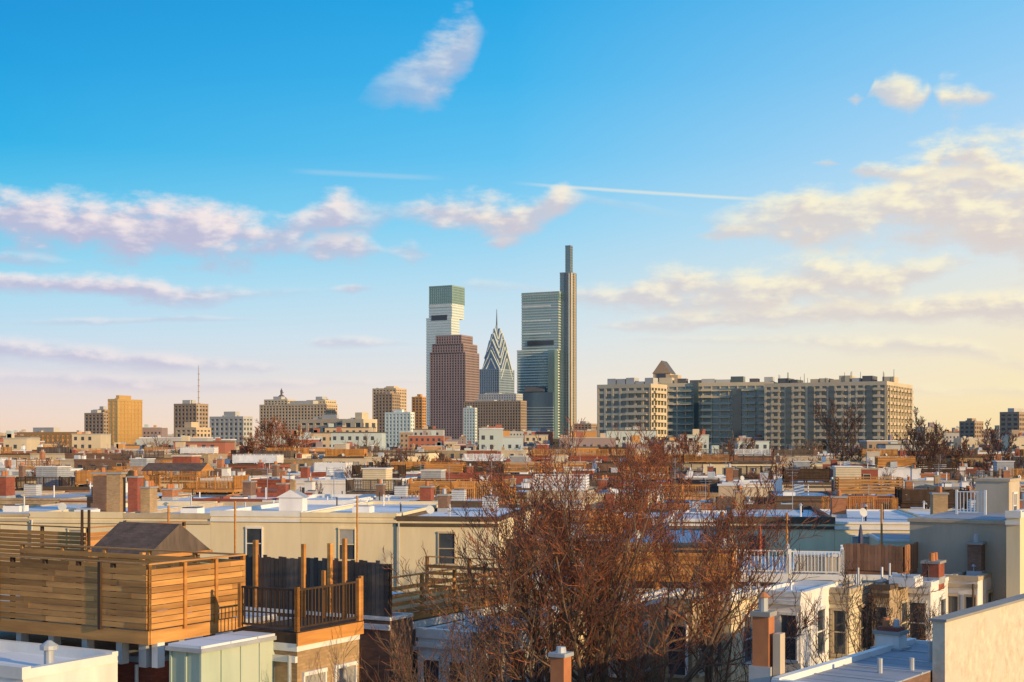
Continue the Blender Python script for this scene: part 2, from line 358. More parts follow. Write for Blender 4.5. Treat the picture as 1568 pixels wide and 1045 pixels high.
for px,d,zt in ((258,60,13.4),(360,62,13.5),(547,66,13.6),(1205,62,13.0),(1350,66,13.2)):
    mb=MB(); mb.seg((0,0,0),(0,0,zt),.06,.05,6,woodo,True); mb.seg((-.12,0,zt-.3),(.12,0,zt-.3),.03,.03,4,metalg,True); mb.done('utility_pole',(wx(px,d),d,0),TR)
mb=MB(); z=12
mb.box(-.85,.0,0,.8,z-.5,14.1,brownbr); mb.box(0.002,.85,0,.8,z-.5,14.2,tanbr); mb.box(-.95,.95,-.08,.88,14.2,14.32,conc); mb.box(-.95,-.0,-.1,.9,z+.1,z+.5,brownbr)
mb.seg((-.4,.4,14.3),(-.4,.4,14.6),.15,.13,8,clay,True)
mb.done('brick_chimney',(wx(163,84),84,0),TR)
mb=MB(); mb.box(-.3,.3,0,.8,11.5,14.0,redbr); mb.box(-.36,.36,-.06,.86,14,14.1,conc); mb.seg((0,.4,14.1),(0,.4,14.4),.14,.12,8,clay,True); mb.done('brick_chimney',(wx(203,84),84,0),TR)
mb=MB(); mb.box(-.7,.7,0,1,11.9,12.9,whitep); mb.prism(-.85,.85,-.1,1.1,12.9,13.35,metalg,whitep,'y'); mb.box(-.15,.15,.3,.6,13.2,13.9,tanbr); mb.done('roof_vent_house',(wx(445,82),82,0),TR)
d=104; mb=MB(); z=wz(788,d)+.2
deck(mb,-7.8,0,0,5,z,1.6,'bal',woodo,'FR'); deck(mb,-4,-.5,-.6,2,z+.1,2.1,'bal',woodo,'FRL'); rail(mb,(-7.8,3),(-.2,3),z,2.2,'slat',woodo); 
mb.seg((-4.4,-.8,z+1.9),(-2.2,-.8,z+.2),.08,.08,4,woodo); mb.seg((-4.8,-.8,z+2.0),(-7,-.8,z+.5),.06,.06,4,woodo)
mb.done('timber_roof_deck',place(775,d),TR)
d=125; mb=MB(); z=wz(757,d)+.4
deck(mb,-8.5,0,0,4,z,1.2,'bal',woodo,'FRL'); mb.prism(-8.8,-3.2,.5,4,z+1.6,z+2.3,shing,woodo,'x')
for x in(-8.5,-6,-3.4): mb.box(x-.08,x+.08,.5,.66,z,z+1.6,woodo)
mb.done('timber_roof_deck',place(358,d),TR)

# ------------------------------------------------------------------ foreground, right
def hb(name,pl,pc,pr,yt,d,wall,roof,nf,nr,th=TH,**k):
    w,l=dims(pl,pc,pr,d,th); return house(name,place(pc,d),th,w,l,wz(yt,d)-.28,wall,roof,nf=nf,nr=nr,gl=glass,**k)
hb('stone_row_house',1015,1060,1116,918,47,stone,roofg,1,2,stuff=.4,trim=trimt)
hb('cream_row_house',1095,1120,1166,910,49,creamy,roofg,0,1,stuff=.3)
hb('white_row_house',1150,1226,1282,903,50.5,whitep,roofw,2,1,stuff=.2,rim=.2)
hb('cream_row_house',1270,1300,1340,898,53,creamsd,roofg,1,1,stuff=.2,rim=.2,trim=trimt)
hb('stone_row_house',1335,1362,1402,893,54,stone,roofg,1,1,stuff=.2,trim=trimd,rim=.2)
hb('white_row_house',1385,1425,1458,888,56,whitep,roofw,1,1,stuff=.2,rim=.2)
hb('white_row_house',1450,1497,1530,880,58,whitep,roofw,2,1,stuff=.2,rim=.2,trim=trimt)
hb('gray_row_house',1520,1575,1602,874,60,graysd,roofw,2,1,stuff=.2,rim=.2)
house('cream_row_house',(7.5,57,0),rad(12),7,8,10.3,tanbr,roofg,nf=3,stuff=.7)
house('white_row_house',(15.8,58,0),rad(12),8.2,9,10.35,whitep,roofw,nf=3,stuff=.3)
house('brown_brick_house',(22,61,0),rad(12),6.2,9,10.3,brownbr,roofg,nf=2,stuff=.3)
d=56; mb=MB(); deck(mb,-5.8,0,0,3.5,10.75,1.0,'slat',woodo,'FR',m2=woodd); mb.done('timber_roof_deck',place(1119,d),rad(12))
d=57.5; mb=MB(); deck(mb,-2.3,0,0,3,10.75,.95,'bal',metalw,'FRL'); mb.box(-2.35,.05,-.1,0-.06,10.4,10.76,metalw); mb.done('white_railed_deck',place(1205,d),rad(12))
mb=MB(); deck(mb,-2.1,0,0,3,10.7,.95,'bal',metalw,'FR'); mb.box(-1.9,-.1,.4,1.6,10.7,11.4,tanst); mb.box(-1.95,-.05,.35,1.65,11.4,11.5,trimw); mb.done('white_railed_deck',place(1291,d),rad(12))
d=60; mb=MB(); w,l=dims(1292,1383,1409,d,TH); deck(mb,-w,0,0,l,10.6,1.1,'board',mat('brown_parapet',(.38,.18,.09),(.26,.12,.065),island=.3),'FR',m2=woodd); mb.done('brown_parapet_deck',place(1383,d),TH)
d=60; w,l=dims(1393,1541,1600,d,TH); mb=MB(); z=wz(803,d)
mb.box(-w,0,0,l,0,z,tanst); mb.box(-w-.08,.08,-.08,l,z,z+.14,trimt); mb.box(-w+.2,-.2,.2,l-.2,z+.14,z+.17,roofg)
rail(mb,(-w+1.2,3.6),(-1.6,3.6),z+.2,1.05,'bal',metalw); 
mb.done('beige_stucco_house',place(1541,d),TH)
d=66; mb=MB(); z0,z1=11.5,wz(738,d); mb.box(-1.5,0,0,2.6,z0,z1,tanst); mb.box(-1.56,.06,-.06,2.66,z1,z1+.12,trimt); win(mb,'R',0,.8,1.6,z1-1.7,z1-.6); mb.done('stair_bulkhead',place(1545,d),TH)
hb('cream_row_house',1541,1562,1592,783,58,creamy,roofw,0,1,stuff=.2)
d=31; mb=MB(); z=wz(953,d); mb.box(-.28,0,0,16,0,z,weath); mb.box(-.33,.05,-.05,16,z,z+.06,conc)
mb.done('stucco_party_wall',place(1447,d),T37)
mb=MB(); d=29.5; z=11.0; W=1.95
mb.box(0,W,0,7.5,0,z,brownbr); mb.box(.12,W,.1,7.4,z,z+.03,roofg); mb.box(-.05,.12,-.05,7.5,z+.001,z+.16,metalw); mb.box(-.05,W,7.4,7.52,z+.001,z+.12,metalw); mb.box(-.05,W,-.08,.1,z+.001,z+.12,metalw)
for k in range(5): mb.box(.12,W,.1+k*1.5,.16+k*1.5,z+.03,z+.05,metalg)
for (x,y,h) in ((1.2,2.6,.35),(1.5,4.8,.5),(1.6,3.4,.3)): mb.seg((x,y,z),(x,y,z+h),.06,.06,8,metalg,True)
mb.done('gray_flat_roof_house',place(1187,d),T37)
mb=MB(); mb.box(-.3,.3,0,.5,10.8,11.4,whitep); mb.box(-.35,.35,-.05,.55,11.4,11.48,conc); mb.box(-.27,.27,.04,.46,11.48,11.57,redbr); mb.seg((-.12,.25,11.55),(-.12,.25,11.78),.09,.08,10,clay,True); mb.seg((.14,.25,11.55),(.14,.25,11.75),.08,.07,10,metalg,True); mb.box(-.38,.38,-.09,.6,10.8,11.08,metalg); mb.done('roof_chimney',(wx(1358,34.3),34.3,0),T37)
mb=MB(); mb.box(-.24,.24,0,.48,0,11.3,metalg); mb.box(-.18,.18,.06,.42,11.3,12.35,clay); mb.box(-.22,.22,.02,.46,12.35,12.45,conc); mb.seg((0,.24,12.4),(0,.24,12.75),.1,.1,10,metalg,True); mb.seg((0,.24,12.75),(0,.24,12.85),.16,.04,10,clay,True); mb.box(.26,.42,.1,.4,11,12.0,tanst); mb.done('flue_chimney',(wx(1163,30),30,0),TH)
mb=MB(); mb.box(-.16,.16,0,.34,0,11.5,clay); mb.box(-.2,.2,-.04,.38,11.5,11.58,metalg); mb.seg((0,.18,11.58),(0,.18,11.7),.12,.1,10,metalg,True); mb.done('flue_chimney',(wx(853,30),30,0),TH)
def umbrella(px,d,z,col,nm):
    mb=MB(); m=mat(nm,col,rough=.8,scale=5)
    mb.seg((0,0,z),(0,0,z+1.95),.025,.02,6,metalw); n=10
    prof=[(.03,z+1.9),(.08,z+1.6),(.12,z+1.25),(.09,z+1.0),(.15,z+.7)]
    b=len(mb.v)
    for r,h in prof:
        for i in range(n): a=2*math.pi*i/n; rr=r*(1.0 if i%2 else .65); mb.v.append((rr*math.cos(a),rr*math.sin(a),h))
    for k in range(len(prof)-1):
        for i in range(n): j=(i+1)%n; mb.f.append((b+k*n+i,b+(k+1)*n+i,b+(k+1)*n+j,b+k*n+j)); mb.m.append(mb.mi(m))
    mb.box(-.25,.25,-.25,.25,z-.02,z+.08,conc)
    mb.done('patio_umbrella',(wx(px,d),d,0),0)
umbrella(1164,58.5,10.76,(.36,.09,.05),'red_canvas'); umbrella(1318,61.5,10.62,(.09,.10,.18),'navy_canvas')

# ------------------------------------------------------------------ large buildings
def facade(mb,w,l,z0,z1,fh,bw,wall,gl,span=.4,pier=.35,x1=0.,y0=0.,proud=.3,pierw=None,cap=True):
    """glass core with storey spandrels and piers standing proud; local x in[x1-w,x1], y in[y0,y0+l]"""
    x0=x1-w;y1=y0+l
    mb.box(x0,x1,y0,y1,z0,z1,gl)
    nfl=max(1,round((z1-z0)/fh)); h=(z1-z0)/nfl
    if span>0:
        for i in range(nfl): mb.box(x0-proud,x1+proud,y0-proud,y1+proud,z0+i*h,z0+i*h+h*span,wall)
    if cap: mb.box(x0-proud-.1,x1+proud+.1,y0-proud-.1,y1+proud+.1,z1-h*.25,z1+h*.3,wall)
    if pier>0:
        p2=proud*1.25
        n=max(1,round(w/bw))
        for i in range(n+1):
            c=x0+w*i/n; hw=bw*pier/2; mb.box(max(x0-p2,c-hw),min(x1+p2,c+hw),y0-p2,y0+.1,z0,z1,wall)
        n=max(1,round(l/bw))
        for i in range(n+1):
            c=y0+l*i/n; hw=bw*pier/2; mb.box(x1-.1,x1+p2,max(y0-p2,c-hw),min(y1+p2,c+hw),z0,z1,wall)
def M(n,c,**k): return mat(n,c,tuple(x*.85 for x in c),**k)
gTeal=M('teal_tower_glass',(.24,.36,.36),rough=.2,metal=.4,scale=.02,spec=.8,bump=0)
gPale=M('pale_tower_glass',(.58,.68,.66),rough=.25,metal=.3,scale=.02,spec=.8,bump=0)
gBlue=M('blue_tower_glass',(.16,.24,.33),rough=.2,metal=.4,scale=.02,spec=.8,bump=0)
gDark=M('dark_tower_glass',(.08,.09,.11),rough=.2,metal=.3,scale=.05,bump=0)
gGold=M('sun_reflection_gold_glass',(.80,.50,.20),rough=.25,metal=.6,scale=.05,bump=0)  # gold of the sun's reflection put into the glass colour
gGreen=M('green_window_glass',(.09,.12,.12),rough=.15,metal=.4,scale=.3,spec=.8,bump=0)
gGrn2=M('gray_green_curtain_wall',(.24,.29,.27),rough=.3,metal=.2,scale=.3,spec=.8,bump=0)
wPale=M('pale_spandrel',(.70,.76,.72),scale=.03,bump=0); wSil=M('silver_spandrel',(.50,.57,.56),scale=.03,bump=0)
wTeal=M('teal_spandrel',(.28,.41,.38),scale=.03,bump=0); wBlu=M('blue_gray_cladding',(.30,.38,.46),scale=.03,bump=0)
wRed=M('rose_granite',(.33,.25,.25),scale=.03,bump=0); wTan=M('tan_masonry',(.60,.46,.31),scale=.1,bump=0); wCon=M('gray_concrete',(.48,.47,.45),scale=.1,bump=0)
wBr=M('brown_masonry',(.38,.28,.20),scale=.1,bump=0); wOr=M('orange_brick',(.60,.31,.12),scale=.1,bump=0); wDk=M('charcoal_metal',(.13,.13,.14),scale=.1,bump=0); wBe=M('beige_concrete',(.62,.52,.37),scale=.1,bump=0)
wMet=M('blue_gray_metal_cladding',(.26,.31,.35),scale=.03,rough=.4,metal=.3,bump=0); wGo=M('painted_sun_edge',(.80,.56,.30),scale=.03,rough=.4,metal=.3,bump=0)  # last material: gold of low sunlight painted in for the core's edge
wRd2=M('red_masonry',(.40,.15,.10),scale=.1,bump=0)

class Tower:
    def __init__(s,d,th,pc): s.d=d;s.th=th;s.pc=pc;s.mb=MB();s.X=wx(pc,d)
    def part(s,pl,pc,pr,yt,yb,fh,bw,wall,gl,**k):
        w,l=dims(pl,pc,pr,s.d,s.th); dx=wx(pc,s.d)-s.X
        x1=dx*math.cos(s.th); y0=dx*math.sin(s.th)
        z1=wz(yt,s.d); z0=0 if yb is None else wz(yb,s.d)
        facade(s.mb,w,l,z0,z1,fh,bw,wall,gl,x1=x1,y0=y0,**k); return x1,y0,w,l,z0,z1
    def done(s,name): return s.mb.done(name,(s.X,s.d,0),s.th)
t=Tower(2300,rad(28),692)
t.part(653,691,703,487,None,4.2,6,wPale,gPale,span=.5,pier=0,proud=.4)
x1,y0,w,l,z0,z1=t.part(657,692,710,466,487,4.2,6,wPale,gPale,span=.45,pier=0,proud=.4)
t.part(657.5,692,711,438,466,4.2,4,wTeal,gTeal,span=.25,pier=.2,proud=.4)
t.mb.box(x1-w*.88,x1-w*.2,y0-1.2,y0+3,wz(490,2300),wz(482,2300),gDark)
t.mb.box(x1-w*.98,x1-w*.02,y0-.9,y0+3,wz(470,2300),wz(467,2300),wPale)
t.done('notched_glass_tower')
t=Tower(2150,rad(24),711)
t.part(659,712,733,540,None,3.9,4.4,wRed,gDark,span=.42,pier=.35,proud=.6)
t.part(662,709,730,527,540,3.9,4.4,wRed,gDark,span=.42,pier=.35,proud=.6)
t.part(668,706,723,514,527,3.9,4.4,wRed,gDark,span=.42,pier=.35,proud=.6)
t.done('rose_granite_tower')
t=Tower(2260,rad(30),764)
x1,y0,w,l,z0,z1=t.part(734,764,787,566,None,4.0,4,wBlu,gBlue,span=.35,pier=.3,proud=.5)
cx,cy=x1-w/2,y0+l/2
mb=t.mb
def gab(hw,ze,zp):
    zb=ze-14
    hy=hw
    mb.box(cx-hw,cx+hw,cy-hy,cy+hy,zb,ze,gBlue)
    mb.prism(cx-hw-.2,cx+hw+.2,cy-hy,cy+hy,ze,zp,wBlu,gBlue,'x'); mb.prism(cx-hw,cx+hw,cy-hy-.2,cy+hy+.2,ze,zp,wBlu,gBlue,'y')
    for k in (0,.38):
        h=(zp-ze)*k
        for sx in(-1,1):
            P=Vector((cx+sx*hw,cy-hy-.8,ze-h));Q=Vector((cx,cy-hy-.8,zp-h)); mb.seg(P,Q,.9,.9,4,wPale)
            P=Vector((cx+hw+.8,cy+sx*hy,ze-h));Q=Vector((cx+hw+.8,cy,zp-h)); mb.seg(P,Q,.9,.9,4,wPale)
H=lambda y:wz(y,2260)
gab(w/2*.98,H(568),H(536)); gab(w/2*.78,H(548),H(519)); gab(w/2*.56,H(532),H(509)); gab(w/2*.33,H(518),H(501))
mb.seg((cx,cy,H(510)),(cx,cy,H(496)),3.2,1.6,8,wBlu); mb.seg((cx,cy,H(498)),(cx,cy,H(471)),1.3,.35,6,wDk)
t.done('gabled_spire_tower')
t=Tower(2320,rad(26),856)
t.part(792,853,868,536,None,4.4,6,wPale,gTeal,span=.40,pier=0,proud=.5)
a=t.part(799,855,862,450,536,4.4,6,wSil,gTeal,span=.40,pier=0,proud=.5)
t.part(799.5,855.5,863,448,460,6,3,wTeal,gTeal,span=.15,pier=.2,proud=.7)
x1,y0,w,l,z0,z1=t.part(858,874,882,418,None,4.4,4,wMet,gTeal,span=.3,pier=.15,proud=.7)
t.mb.box(x1+.5,x1+1.2,y0-.9,y0+l*.22,0,z1,wGo); t.mb.box(x1+.5,x1+1.2,y0+l*.6,y0+l*.75,0,z1,wGo)  # gold strips paint the sunlit streaks on the core's right face
t.mb.box(x1-w*.42-1,x1-w*.42+1,y0-1.6,y0,0,z1,wDk); t.mb.box(x1-w*.15-.7,x1-w*.15+.7,y0-1.3,y0,0,z1,wPale)
t.part(866,873,876.5,377,418,4.4,3,wMet,gTeal,span=.3,pier=.15,proud=.4)
x1,y0,w,l,z0,z1=a
t.mb.box(x1-w*.84,x1-w*.12,y0-1.4,y0+2,wz(528,2320),wz(521,2320),gDark)
for yy in (468,490,510,548,566,584): t.mb.box(x1-w*.98,x1-w*.22,y0-.8,y0+2,wz(yy,2320)-1.2,wz(yy,2320)+1.4,wPale)
t.mb.box(x1-w*.2,x1-w*.02,y0-12,y0+2,0,wz(536,2320),gTeal)
t.mb.prism(x1-w*.85,x1-w*.3,y0-14,y0,wz(600,2320),wz(592,2320),wDk,gBlue,'x')
t.mb.box(x1-w*.85,x1-w*.05,y0-14,y0,0,wz(601,2320),gBlue)
for i in range(18):t.mb.box(x1-w*.85-.3,x1-w*.05+.3,y0-14.4,y0,i*4.4,i*4.4+.9,wSil)
t.done('stepped_glass_skyscraper')

def bld(name,pl,pc,pr,yt,d,wall,gl,fh=3.4,bw=4.,span=.45,pier=.4,th=rad(25),proud=.3,roof=True):
    w,l=dims(pl,pc,pr,d,th); mb=MB(); z1=wz(yt,d)
    facade(mb,w,l,0,z1,fh,bw,wall,gl,span,pier,proud=proud)
    if roof:
        a=U(.15,.5); mb.box(-w*(a+.35),-w*a,l*.2,l*.7,z1,z1+U(2.5,5),random.choice([wall,wCon])); 
        for i in range(3): x=-w*U(.1,.9); y=l*U(.1,.9); mb.box(x-1,x+1,y-1,y+1,z1,z1+U(1,2.4),wCon)
    return mb.done(name,(wx(pc,d),d,0),th)
bld('gray_office_block',711,797,806,615,1900,wBr,gDark,3.8,4,.4,.4)
bld('sunlit_face_block',710,727,730,626,1850,wPale,gTeal,3.8,4)  # pale block stands in for the office block's sunlit left face
bld('office_block',733,790,800,604,2000,wCon,gBlue,3.8,4)
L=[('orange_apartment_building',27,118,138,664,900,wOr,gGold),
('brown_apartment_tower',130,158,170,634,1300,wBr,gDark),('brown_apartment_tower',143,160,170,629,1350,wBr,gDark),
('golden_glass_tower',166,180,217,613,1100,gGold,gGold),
('tan_apartment_tower',267,300,318,620,1200,wBr,gDark),('cream_apartment_block',270,300,322,657,900,wTan,gDark),
('gray_apartment_block',322,372,386,640,1000,wCon,gGreen),
('tan_institution_block',398,500,516,620,1500,wTan,gDark),('tan_institution_block',405,440,452,613,1550,wBe,gDark),('tan_institution_block',470,498,514,614,1520,wBe,gDark),
('tan_apartment_building',460,526,532,645,700,wTan,gDark),('striped_apartment_building',526,556,576,645,690,wBe,gDark),
('tan_hotel_tower',571,606,622,596,1500,wTan,gDark),('glass_office_block',590,628,634,633,1300,wPale,gTeal),('orange_brick_tower',631,646,652,609,1700,wOr,gDark),
('brown_office_block',575,600,612,604,1450,wBr,gDark),
('gray_apartment_tower',1470,1492,1505,647,1100,wBr,gDark),('gray_apartment_tower',1532,1560,1590,633,1000,wBr,gDark),('gray_office_block',880,905,915,650,1700,wBr,gDark),
('gray_office_block',224,252,262,676,1000,wCon,gDark),('low_brick_block',640,662,672,668,1200,wBr,gDark),('low_brick_block',-30,8,20,668,1300,wBr,gDark),
('brick_mill_building',785,845,862,675,800,wOr,gDark)]
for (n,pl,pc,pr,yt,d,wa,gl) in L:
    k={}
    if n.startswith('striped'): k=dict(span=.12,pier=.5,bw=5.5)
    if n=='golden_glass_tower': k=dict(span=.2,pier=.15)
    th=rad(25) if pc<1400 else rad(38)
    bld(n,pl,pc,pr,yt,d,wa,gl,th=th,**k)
mb=MB(); mb.seg((0,0,0),(0,0,wz(560,1200)),.9,.35,5,wCon); 
for k in range(6): mb.box(-.9,.9,-.9,.9,50+k*5,50.3+k*5,wOr)
mb.done('radio_mast',(wx(303,1200),1203,0))
mb=MB(); d=1700; mb.seg((0,0,0),(0,0,wz(611,d)),9,7,8,wCon,True); mb.seg((0,0,wz(611,d)),(0,0,wz(605,d)),7,2,8,wDk,True); mb.seg((0,0,wz(605,d)),(0,0,wz(598,d)),1.3,1.6,6,wDk,True); mb.seg((0,0,wz(598,d)),(0,0,wz(595,d)),.9,.4,6,wDk,True); mb.seg((.5,0,wz(600,d)),(2.6,0,wz(602,d)),.5,.4,5,wDk,True)
mb.done('statue_topped_tower',(wx(431,d),d,0))

# long apartment complex on the right
d=620; th=rad(28)
w,l=dims(1172,1357,1396,d,th); mb=MB(); z1=wz(587,d)
facade(mb,w,l,0,z1,3.1,3.2,wBe,gGreen,.34,.34,proud=.3)
nf=round(z1/3.1); h=z1/nf
for i in range(nf):
    for b in range(int(l/7)): mb.box(0,1.5,b*7+1.,b*7+5.5,i*h,i*h+.25,wBe); mb.box(1.42,1.5,b*7+1.,b*7+5.5,i*h+.25,i*h+1.2,wTan)
    for b in (.06,.2,.36,.52,.7,.9): mb.box(-w*b-1.9,-w*b+1.9,-1.5,0,i*h,i*h+.25,wBe); mb.box(-w*b-1.9,-w*b+1.9,-1.52,-1.42,i*h+.2,i*h+1.15,wBe)
for b in (.13,.44,.61,.8): mb.box(-w*b-1.3,-w*b+1.3,-.7,0,0,z1-1,gGreen)
for i in range(11): x=-w*(.04+.088*i); mb.box(x-U(2,3.5),x+U(1,2),l*.3,l*.5,z1,z1+U(1.2,4.5),random.choice([wBe,wCon,wTan,wDk]))
for i in range(22): x=-w*R(); mb.seg((x,l*.3,z1),(x,l*.3,z1+U(3,7)),.18,.1,4,wDk)
mb.done('apartment_slab',(wx(1357,d),d,0),th)
th=rad(20); d2=660
w,l=dims(985,1184,1197,d2,th); mb=MB(); z1=wz(588,d2)
facade(mb,w,max(l,12),0,z1,3.1,4.2,wBe,gGrn2,.26,.12,proud=.3)
nf=round(z1/3.1); h=z1/nf
for b in (.06,.17,.36,.5,.66,.8,.95):
    for i in range(nf): mb.box(-w*b-2.6,-w*b+2.6,-2.0,0,i*h,i*h+.3,wBe); mb.box(-w*b-2.6,-w*b+2.6,-2.0,-1.9,i*h+.3,i*h+1.2,wBe if b in(.06,.5,.8) else gGrn2)
mb.box(-w*.27-2,-w*.27+2,-.8,0,0,z1-2,gGreen); mb.box(-w*.58-1,-w*.58+1,-1.8,0,0,z1+1.5,gGreen)
for i in range(9): x=-w*(.04+.11*i); mb.box(x-U(2,5),x+U(1,3),4,9,z1,z1+U(1.5,4),random.choice([wBe,wCon,wDk,gGreen]))
mb.done('balconied_apartment_wing',(wx(1184,d2),d2,0),th)
th=rad(30); d3=615
w,l=dims(916,996,1020,d3,th); mb=MB(); z1=wz(591,d3)
facade(mb,w,l,0,z1,3.1,3.6,wBe,gGreen,.36,.3,proud=.3)
nf=round(z1/3.1); h=z1/nf
for i in range(nf):
    mb.box(-w*.45,-w*.05,-1.6,0,i*h,i*h+.3,wBe); mb.box(-w*.45,-w*.05,-1.6,-1.5,i*h+.3,i*h+1.2,wBe)
    mb.box(0,1.5,l*.15,l*.8,i*h,i*h+.3,wBe); mb.box(1.4,1.5,l*.15,l*.8,i*h+.3,i*h+1.2,wBe)
for i in range(5): x=-w*(.1+.18*i); mb.box(x-2,x+2,4,9,z1,z1+U(1.5,4),wCon)
mb.done('corner_apartment_wing',(wx(996,d3),d3,0),th)
mb=MB(); d=900; w=11; zt=wz(572,d); mb.box(-w,0,0,14,0,zt,wTan); mb.prism(-w-.5,.5,-.5,14.5,zt,wz(552,d),wDk,wBr,'y'); mb.box(.2,5,0,10,0,zt-1,wTan); mb.box(-w*.75,-w*.25,-.4,0,zt-5,zt+2,gDark); mb.done('gabled_tower_top',(wx(1026,d),d,0),rad(20))

def fabric(name,d0,d1,n,zlo,zhi,seed):
    rr=random.Random(seed); mb=MB()
    ms=[wTan,wBr,wCon,wOr,wBe,wRed,wSil,wRd2,wRd2]
    for i in range(n):
        d=d0+(d1-d0)*rr.random(); x=(rr.random()*2-1)*.42*d; w=rr.uniform(8,26); l=rr.uniform(8,20); z=rr.uniform(zlo,zhi)*(1+.8*(rr.random()**4))
        m=rr.choice(ms); y=d-x*math.tan(TR); mb.box(x,x+w,y,y+l,0,z,m); mb.box(x-.2,x+w+.2,y-.2,y+l,z,z+.4,rr.choice([roofw,wCon,wDk]))
        for f in range(int(z/3.3)):
            for b in range(int(w/3)): mb.box(x+b*3+.9,x+b*3+2.1,y-.06,y,f*3.3+1,f*3.3+2.5,gDark)
        for k in range(2): a=x+w*rr.random()*.8; mb.box(a,a+rr.uniform(1,3),y+2,y+5,z,z+rr.uniform(.8,3),rr.choice(ms))
    mb.done(name,(0,0,0),0)
fabric('distant_rooftops',450,640,150,9,13,1); fabric('distant_city_blocks',640,1100,220,9,15,2); fabric('far_city_blocks',1100,2600,320,12,26,3)

# ------------------------------------------------------------------ bare trees
def tree_mesh(mb,base,H,spread,rng,levels=4,r0=.2,nk=(13,9,6,5),twm=twig,budp=.3,lean=(0,0),fork=.3,sides=6,tw=.012,lf=.62,wild=1.):
    base=Vector(base)
    def grow(p,dr,L,r,lev):
        n=[10,8,5,4,2][min(lev,4)] if levels>3 else [6,5,3,2,1][min(lev,4)]
        nc=nk[lev] if lev<len(nk) and lev<levels else 0
        step=L/n; q=p; dirv=dr.normalized(); rad0=r; pos=[]
        tip=max(tw*.6,r*.22)
        for i in range(n):
            wv=[.08,.15,.24,.3,.36][min(lev,4)]*wild
            dirv=(dirv+Vector((rng.uniform(-1,1),rng.uniform(-1,1),rng.uniform(-1,1)))*wv+Vector((0,0,.05+.05*lev))).normalized()
            if lev==0: dirv=(dirv+Vector((lean[0],lean[1],.5))*.12).normalized()
            nq=q+dirv*step; ra=rad0+(tip-rad0)*(i/n); rb=rad0+(tip-rad0)*((i+1)/n)
            sd=sides if lev<2 else (4 if lev==2 else 3)
            m=bark if lev<3 else (bud if rng.random()<budp*(nq.z/(base.z+H)) else twm)
            mb.seg(q,nq,ra,rb,sd,m)
            pos.append((q,nq,dirv.copy(),rb)); q=nq
        if lev>=levels: return
        st=[fork,.22,.15,.1,.1][min(lev,4)]
        for k in range(nc):
            f=st+(1-st)*(k+rng.random())/nc; f=min(f,.999); i=int(f*n); a,b,dv,rr=pos[i]; o=a.lerp(b,f*n-i)
            side=dv.orthogonal().normalized(); side.rotate(Matrix.Rotation(rng.uniform(0,6.283) if lev else k*2.4+rng.uniform(-.4,.4),3,dv))
            ang=rng.uniform(.45,.8)*spread; nd=dv*math.cos(ang)+side*math.sin(ang)
            if nd.z<-.1: nd.z*=.2
            cl=L*[lf,.55,.5,.5,.5][min(lev,4)]*(1.15-.55*f)*rng.uniform(.75,1.15)
            grow(o,nd,cl,max(tw,rr*[.74,.6,.55,.5,.5][min(lev,4)]),lev+1)
    grow(base,Vector((lean[0]*.5,lean[1]*.5,1)),H*.82,r0,0)
def bare_tree(px,d,topy,r0,seed,spread=1.,levels=4,nk=(13,9,6,5),lean=(0,0),fork=.3,budp=.3,name='bare_tree',tw=.010,lf=.62):
    mb=MB(); H=wz(topy,d); tree_mesh(mb,(0,0,0),H,spread,random.Random(seed),levels,r0,nk,lean=lean,fork=fork,budp=budp,tw=tw,lf=lf)
    o=mb.done(name,(wx(px,d),d,0)); zmax=max(v[2] for v in mb.v); k=H/zmax; o.scale=(k,k,k); return o
bare_tree(968,40,636,.36,3,1.2,4,(15,10,8,6),(.0,0),.50,.85,tw=.0105,lf=.60)
bare_tree(888,41,680,.28,8,1.15,4,(12,9,7,5),(-.05,0),.52,.6,tw=.0105,lf=.60)
bare_tree(1035,45,672,.19,52,1.05,4,(11,9,6,5),(.08,0),.50,.85,tw=.0105,lf=.55)
bare_tree(810,40,790,.16,14,1.05,4,(10,8,6,4),(-.12,0),.48,.2,tw=.009,lf=.58)
bare_tree(615,36,925,.09,21,1.0,3,(12,9,6),(.1,0),.35,.2,tw=.008)
bare_tree(700,38,930,.09,23,1.0,3,(12,9,6),(-.1,0),.4,.2,tw=.008)
bare_tree(1345,49,856,.15,33,1.05,4,(10,8,6,4),(-.05,0),.5,.2,tw=.010)
bare_tree(1010,62,735,.14,35,1.05,3,(14,10,8),(.1,0),.4,.8,tw=.014)
for (px,d,ty,s,bp) in ((415,300,636,5,.9),(392,320,650,6,.8),(440,290,650,15,.9),(1303,250,606,7,.1),(1395,230,622,9,.2),(1425,240,650,10,.3),(1545,190,640,11,.2),(640,210,684,12,.2),(600,220,690,13,.2),(670,260,690,17,.4),(1060,240,655,18,.9),(1030,190,665,19,.9),(820,300,680,20,.5),(545,330,690,22,.3),(1130,300,668,24,.6),(1490,260,668,25,.4),
   (905,132,712,41,.5),(560,155,708,42,.3),(1180,155,715,43,.4),(80,180,700,44,.4),(300,203,698,45,.6),(730,133,728,46,.3),(1240,204,700,47,.3),(480,131,735,48,.6),(1520,130,720,49,.3),(620,112,745,61,.4),(690,203,695,62,.5),(1350,155,712,63,.6),(200,204,702,64,.3)):
    big=d<260 and s<40
    bare_tree(px,d,ty,.3,s,1.05,4 if big else 3,(13,9,6,5) if big else (16,12,9),(0,0),.25,bp,tw=(.038 if d<260 else .05) if d>170 else .022,lf=.5)
rr=random.Random(5); mb=MB()
for i in range(80):
    d=rr.uniform(330,1000); x=(rr.random()*2-1)*.4*d; tree_mesh(mb,(x,d,0),rr.uniform(11,18),1.05,rr,2,.25,(14,9),tw=.07 if d<600 else .11,budp=rr.random(),sides=3)
mb.done('distant_bare_trees')

